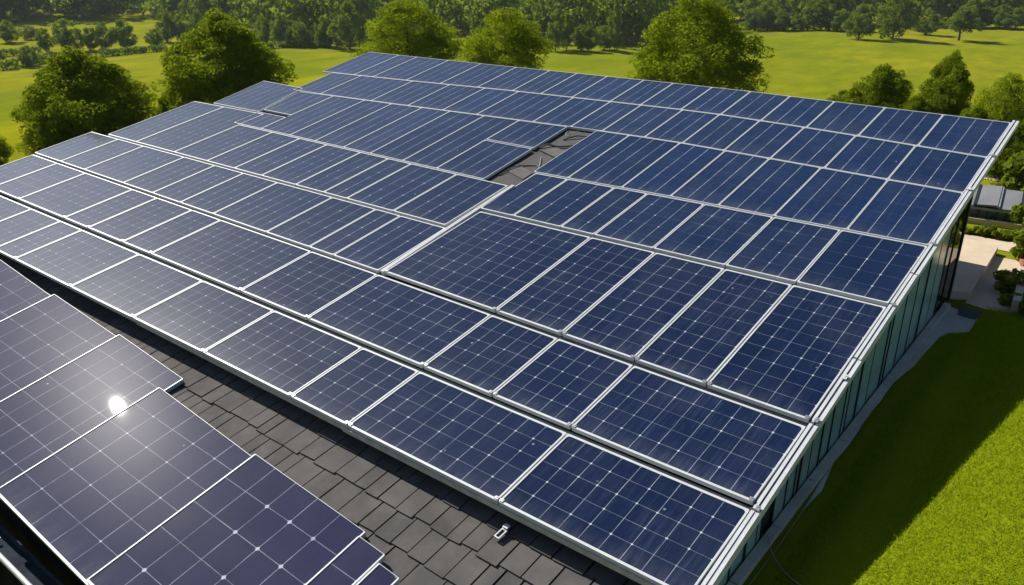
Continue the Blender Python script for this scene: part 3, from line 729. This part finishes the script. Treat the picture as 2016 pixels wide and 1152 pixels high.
# hedges between the left fields
def hedge(pix, hgt, wdt, label):
    P = [ground_at(*q) for q in pix]; rs = np.random.RandomState(len(label)); cs = []; rr = []
    for a, b_ in zip(P, P[1:]):
        n = max(2, int(np.linalg.norm(b_-a)/(wdt*.6)))
        for k in range(n):
            c = a+(b_-a)*(k/n)+rs.normal(size=3)*np.array([.3, .3, 0])*wdt*.5; c[2] = terrain(c[0], c[1])+hgt*.45; cs.append(c); rr.append(hgt*(.5+.25*rs.random()))
    Vq = leaf_cloud(np.array(cs), np.array(rr), [90]*len(cs), .35, rs)
    return tag(link('hedge', quads_mesh('hedge', Vq, M['leaf_far'])), label, 'hedge')
hedge([(-40, 142), (0, 137), (60, 128), (105, 119)], 1.5, 1.8, 'low dark hedge at the front edge of the left field')
hedge([(-40, 118), (0, 112), (40, 108), (90, 105)], 1.3, 1.8, 'thin hedge line left of the hedgerow clump')
hedge([(205, 112), (262, 106), (330, 100)], 1.3, 1.6, 'thin hedge line right of the hedgerow clump')
hedge([(530, 95), (600, 93), (660, 95)], 1.2, 1.6, 'low undergrowth line along the wood edge beside the large dark tree')
hedge([(1460, 60), (1560, 61), (1680, 61)], 1.6, 2., 'undergrowth line at the top of the right meadow')

# ---------------------------------------------------------------- yard: shed, beds, bushes
sh0 = ground_at(1868, 430); sh1 = ground_at(2050, 456)
dirv = (sh1-sh0)/np.linalg.norm(sh1-sh0); per = np.array([-dirv[1], dirv[0], 0.])
if per[1] < 0: per = -per
Ls = float(np.linalg.norm(sh1-sh0)); shed = empty('metal_shed', sh0.tolist())
tag(shed, 'low grey sheet metal shed with black posts beyond the flower strip', 'shed')
hF, hB, dep_ = .28, .35, 1.0
def shp(a, b, z): return tuple(dirv*a+per*b+np.array([0, 0, z]))
b = MB(); b.prism([shp(0, 0, 0), shp(Ls, 0, 0), shp(Ls, .03, 0), shp(0, .03, 0)], np.array([0, 0, hF-.01])); b.build('front_panel', M['tarp'], shed)
b = MB(); b.prism([shp(0, dep_, 0), shp(Ls, dep_, 0), shp(Ls, dep_+.03, 0), shp(0, dep_+.03, 0)], np.array([0, 0, hB-.01])); b.build('back_panel', M['tarp'], shed)
nr = 4
for i in range(nr):
    a0, a1 = i*Ls/nr+.008, (i+1)*Ls/nr-.008; dz = .05*(i % 2)
    b = MB(); b.prism([shp(a0, -.08, hF+dz*.5), shp(a1, -.08, hF+dz), shp(a1, dep_+.05, hB+dz), shp(a0, dep_+.05, hB+dz*.5)], np.array([0, 0, .025])); b.build('roof_sheet', M['tarp'], shed)
    b = MB(); b.bar(shp(a1+.008, -.09, hF+.045), shp(a1+.008, dep_+.05, hB+.045), .05, .03); b.build('roof_batten', M['mull'] if i % 2 == 0 else M['wire'], shed)
for i in range(9):
    a = .15+i*(Ls-.3)/8; b = MB(); b.box(shp(a, -.03, hF/2), (.03, .03, hF)); b.build('post', M['mull'], shed)
for i in (3, 5, 6):
    a = .15+i*(Ls-.3)/8; b = MB(); b.bar(shp(a+.03, -.035, .06), shp(a+(Ls-.3)/8-.03, -.035, .17 if i != 5 else .22), .022, .022); b.build('brace', M['mull'], shed)
b = MB(); b.bar(shp(0, -.05, hF-.02), shp(Ls, -.05, hF-.02), .04, .04); b.build('front_rail', M['wire'], shed)
b = MB(); b.bar(shp(0, -.12, .05), shp(Ls, -.12, .05), .08, .10); b.build('kerb', M['concrete'], shed)

def plant(px, py, h, wd, label, mat='leaf_bush', flowers=0, name='plant', cat='plant', clumps=14, group=None, n=70, sz=.09):
    p = ground_at(px, py); rs = np.random.RandomState(int(px*7+py)); cs = []; rr = []
    for i in range(clumps):
        a = rs.random()*6.28; k = rs.random()**.5*.5; z = .15+.7*rs.random()*(1-k*.9)
        cs.append((k*wd*math.cos(a), k*wd*math.sin(a), z*h)); rr.append(min(h, wd)*(.16+.10*rs.random()))
    o = empty(name, p.tolist()); tag(o, label, cat, group)
    f = link('foliage', quads_mesh('foliage', leaf_cloud(np.array(cs), np.array(rr), [n]*clumps, sz, rs), M[mat]), o)
    b = MB()
    for i in range(4): c = cs[i]; b.tube([(0, 0, -.02), (c[0]*.5, c[1]*.5, c[2]*.6), c], [.02, .014, .006], 5)
    b.build('stem', M['bark'], o)
    if flowers:
        fc = np.array([cs[i] for i in range(min(flowers, clumps))])+np.array([0, 0, .06*h]); link('blossom', quads_mesh('blossom', leaf_cloud(fc, np.full(len(fc), .07*h+.03), [16]*len(fc), .05, rs), M['flower']), o)
    return o
plant(1986, 575, .36, .40, 'green shrub with pink blossom on the lower terrace', flowers=5, clumps=18, sz=.045)
plant(2018, 612, .35, .5, 'small shrub behind the low brick edging', clumps=10)
BP = 'low plants in the flower strip'
for i, (px, py, h, wd) in enumerate([(1905, 459, .10, .22), (1922, 462, .16, .28), (1938, 464, .22, .34), (1956, 467, .20, .34), (1972, 469, .15, .28), (1990, 472, .20, .34), (2008, 475, .2, .34)]):
    plant(px, py, h, wd, 'low leafy bedding plant in the flower strip, ' + ['nearest the glass wall', 'second from the glass wall', 'third from the glass wall', 'fourth from the glass wall', 'third from the right border', 'second from the right border', 'at the right border'][i], clumps=9, n=45, sz=.06, flowers=2 if i in (4,) else 0, group=BP)
plant(2034, 392, 1.3, .9, 'bright green bush at the right end of the grey shed', name='bush', cat='bush', clumps=26, n=160, sz=.12)
plant(2036, 470, .8, .6, 'green bush at the right border beside the path', name='bush', cat='bush', clumps=20, n=120, sz=.09)
plant(2038, 525, .75, .6, 'green bush at the right border by the red brick', name='bush', cat='bush', clumps=20, n=120, sz=.09)
# low brick edging with wall cap
w0, w1 = ground_at(2013, 548), ground_at(1996, 616)
ed = empty('garden_wall', w0.tolist()); tag(ed, 'low pale edging wall with a dark side right of the lower terrace', 'wall')
dv = w1-w0
b = MB(); b.bar((0, 0, .09), tuple(dv+np.array([0, 0, .09])), .10, .16); b.build('wall_body', M['concrete'], ed)
b = MB(); b.bar((.06, .02, .06), tuple(dv+np.array([.06, .0, .06])), .03, .14); b.build('dark_side', M['dark'], ed)
bb = [ground_at(*q) for q in ((2004, 515), (2040, 522), (2040, 536), (2012, 531))]
b = MB(); b.prism([tuple(p) for p in (bb[::-1] if _cw(bb) else bb)], np.array([0, 0, .08])); tag(b.build('brick_border', M['brick']), 'patch of red brick edging at the right border of the terrace', 'brick edging')

# grass blades on the lawn near the house
rs = np.random.RandomState(9); n = 300000
gx_ = XR+.25+4.4*rs.random(n)**1.5; gy_ = rs.uniform(4.6, 14.2, n)
dens = .5+.5*np.sin(gx_*3.1+np.sin(gy_*2.3))*np.sin(gy_*1.7)
gzz = terrain(gx_, gy_)
ok = np.ones(n, bool)
poly = [ground_at(*q)[:2] for q in ((1395, 1240), (1425, 1215), (1483, 1148), (1538, 1071), (1618, 968), (1672, 877), (1705, 825), (1755, 757), (1816, 703), (1866, 658), (1908, 655), (1945, 608), (2000, 616), (2100, 640), (2100, 300), (1790, 300))]
def inpoly(x, y, P):
    c = np.zeros(len(x), bool)
    for (x0, y0), (x1, y1) in zip(P, P[1:]+P[:1]):
        if y0 == y1: continue
        k = ((y0 > y) != (y1 > y)) & (x < (x1-x0)*(y-y0)/(y1-y0)+x0); c ^= k
    return c
ok &= ~inpoly(gx_, gy_, [tuple(p) for p in poly])
gx_, gy_, gzz = gx_[ok], gy_[ok], gzz[ok]; n = len(gx_)
a = rs.uniform(0, 6.28, n); h = rs.uniform(.012, .032, n); wdh = rs.uniform(.0025, .005, n); la = rs.uniform(0, 6.28, n); ln = h*rs.uniform(.2, .9, n)
p = np.stack([gx_, gy_, gzz], 1); tv = np.stack([np.cos(a), np.sin(a), 0*a], 1)*wdh[:, None]
tp_ = p+np.stack([np.cos(la)*ln, np.sin(la)*ln, h], 1)
Vb = np.stack([p-tv, p+tv, tp_+tv*.3, tp_-tv*.3], 1)
tag(link('grass', quads_mesh('grass', Vb, M['blade'])), 'short mown grass of the lawn beside the glass wall', 'grass', None, 'stuff')

# ---------------------------------------------------------------- air
hz = MB(); hz.box((-100, 365, -8), (1196, 860, 30)); hz = hz.build('haze', [])
g = bpy.data.materials.new('haze'); g.use_nodes = True; t_ = g.node_tree; t_.nodes.remove(t_.nodes['Principled BSDF'])
v_ = t_.nodes.new('ShaderNodeVolumePrincipled'); v_.inputs['Color'].default_value = (.80, .88, 1, 1); v_.inputs['Density'].default_value = .00014; v_.inputs['Anisotropy'].default_value = .2
t_.links.new(v_.outputs[0], t_.nodes['Material Output'].inputs['Volume'])
hz.data.materials.append(g); tag(hz, 'thin bluish summer haze over the fields', 'haze', None, 'stuff')
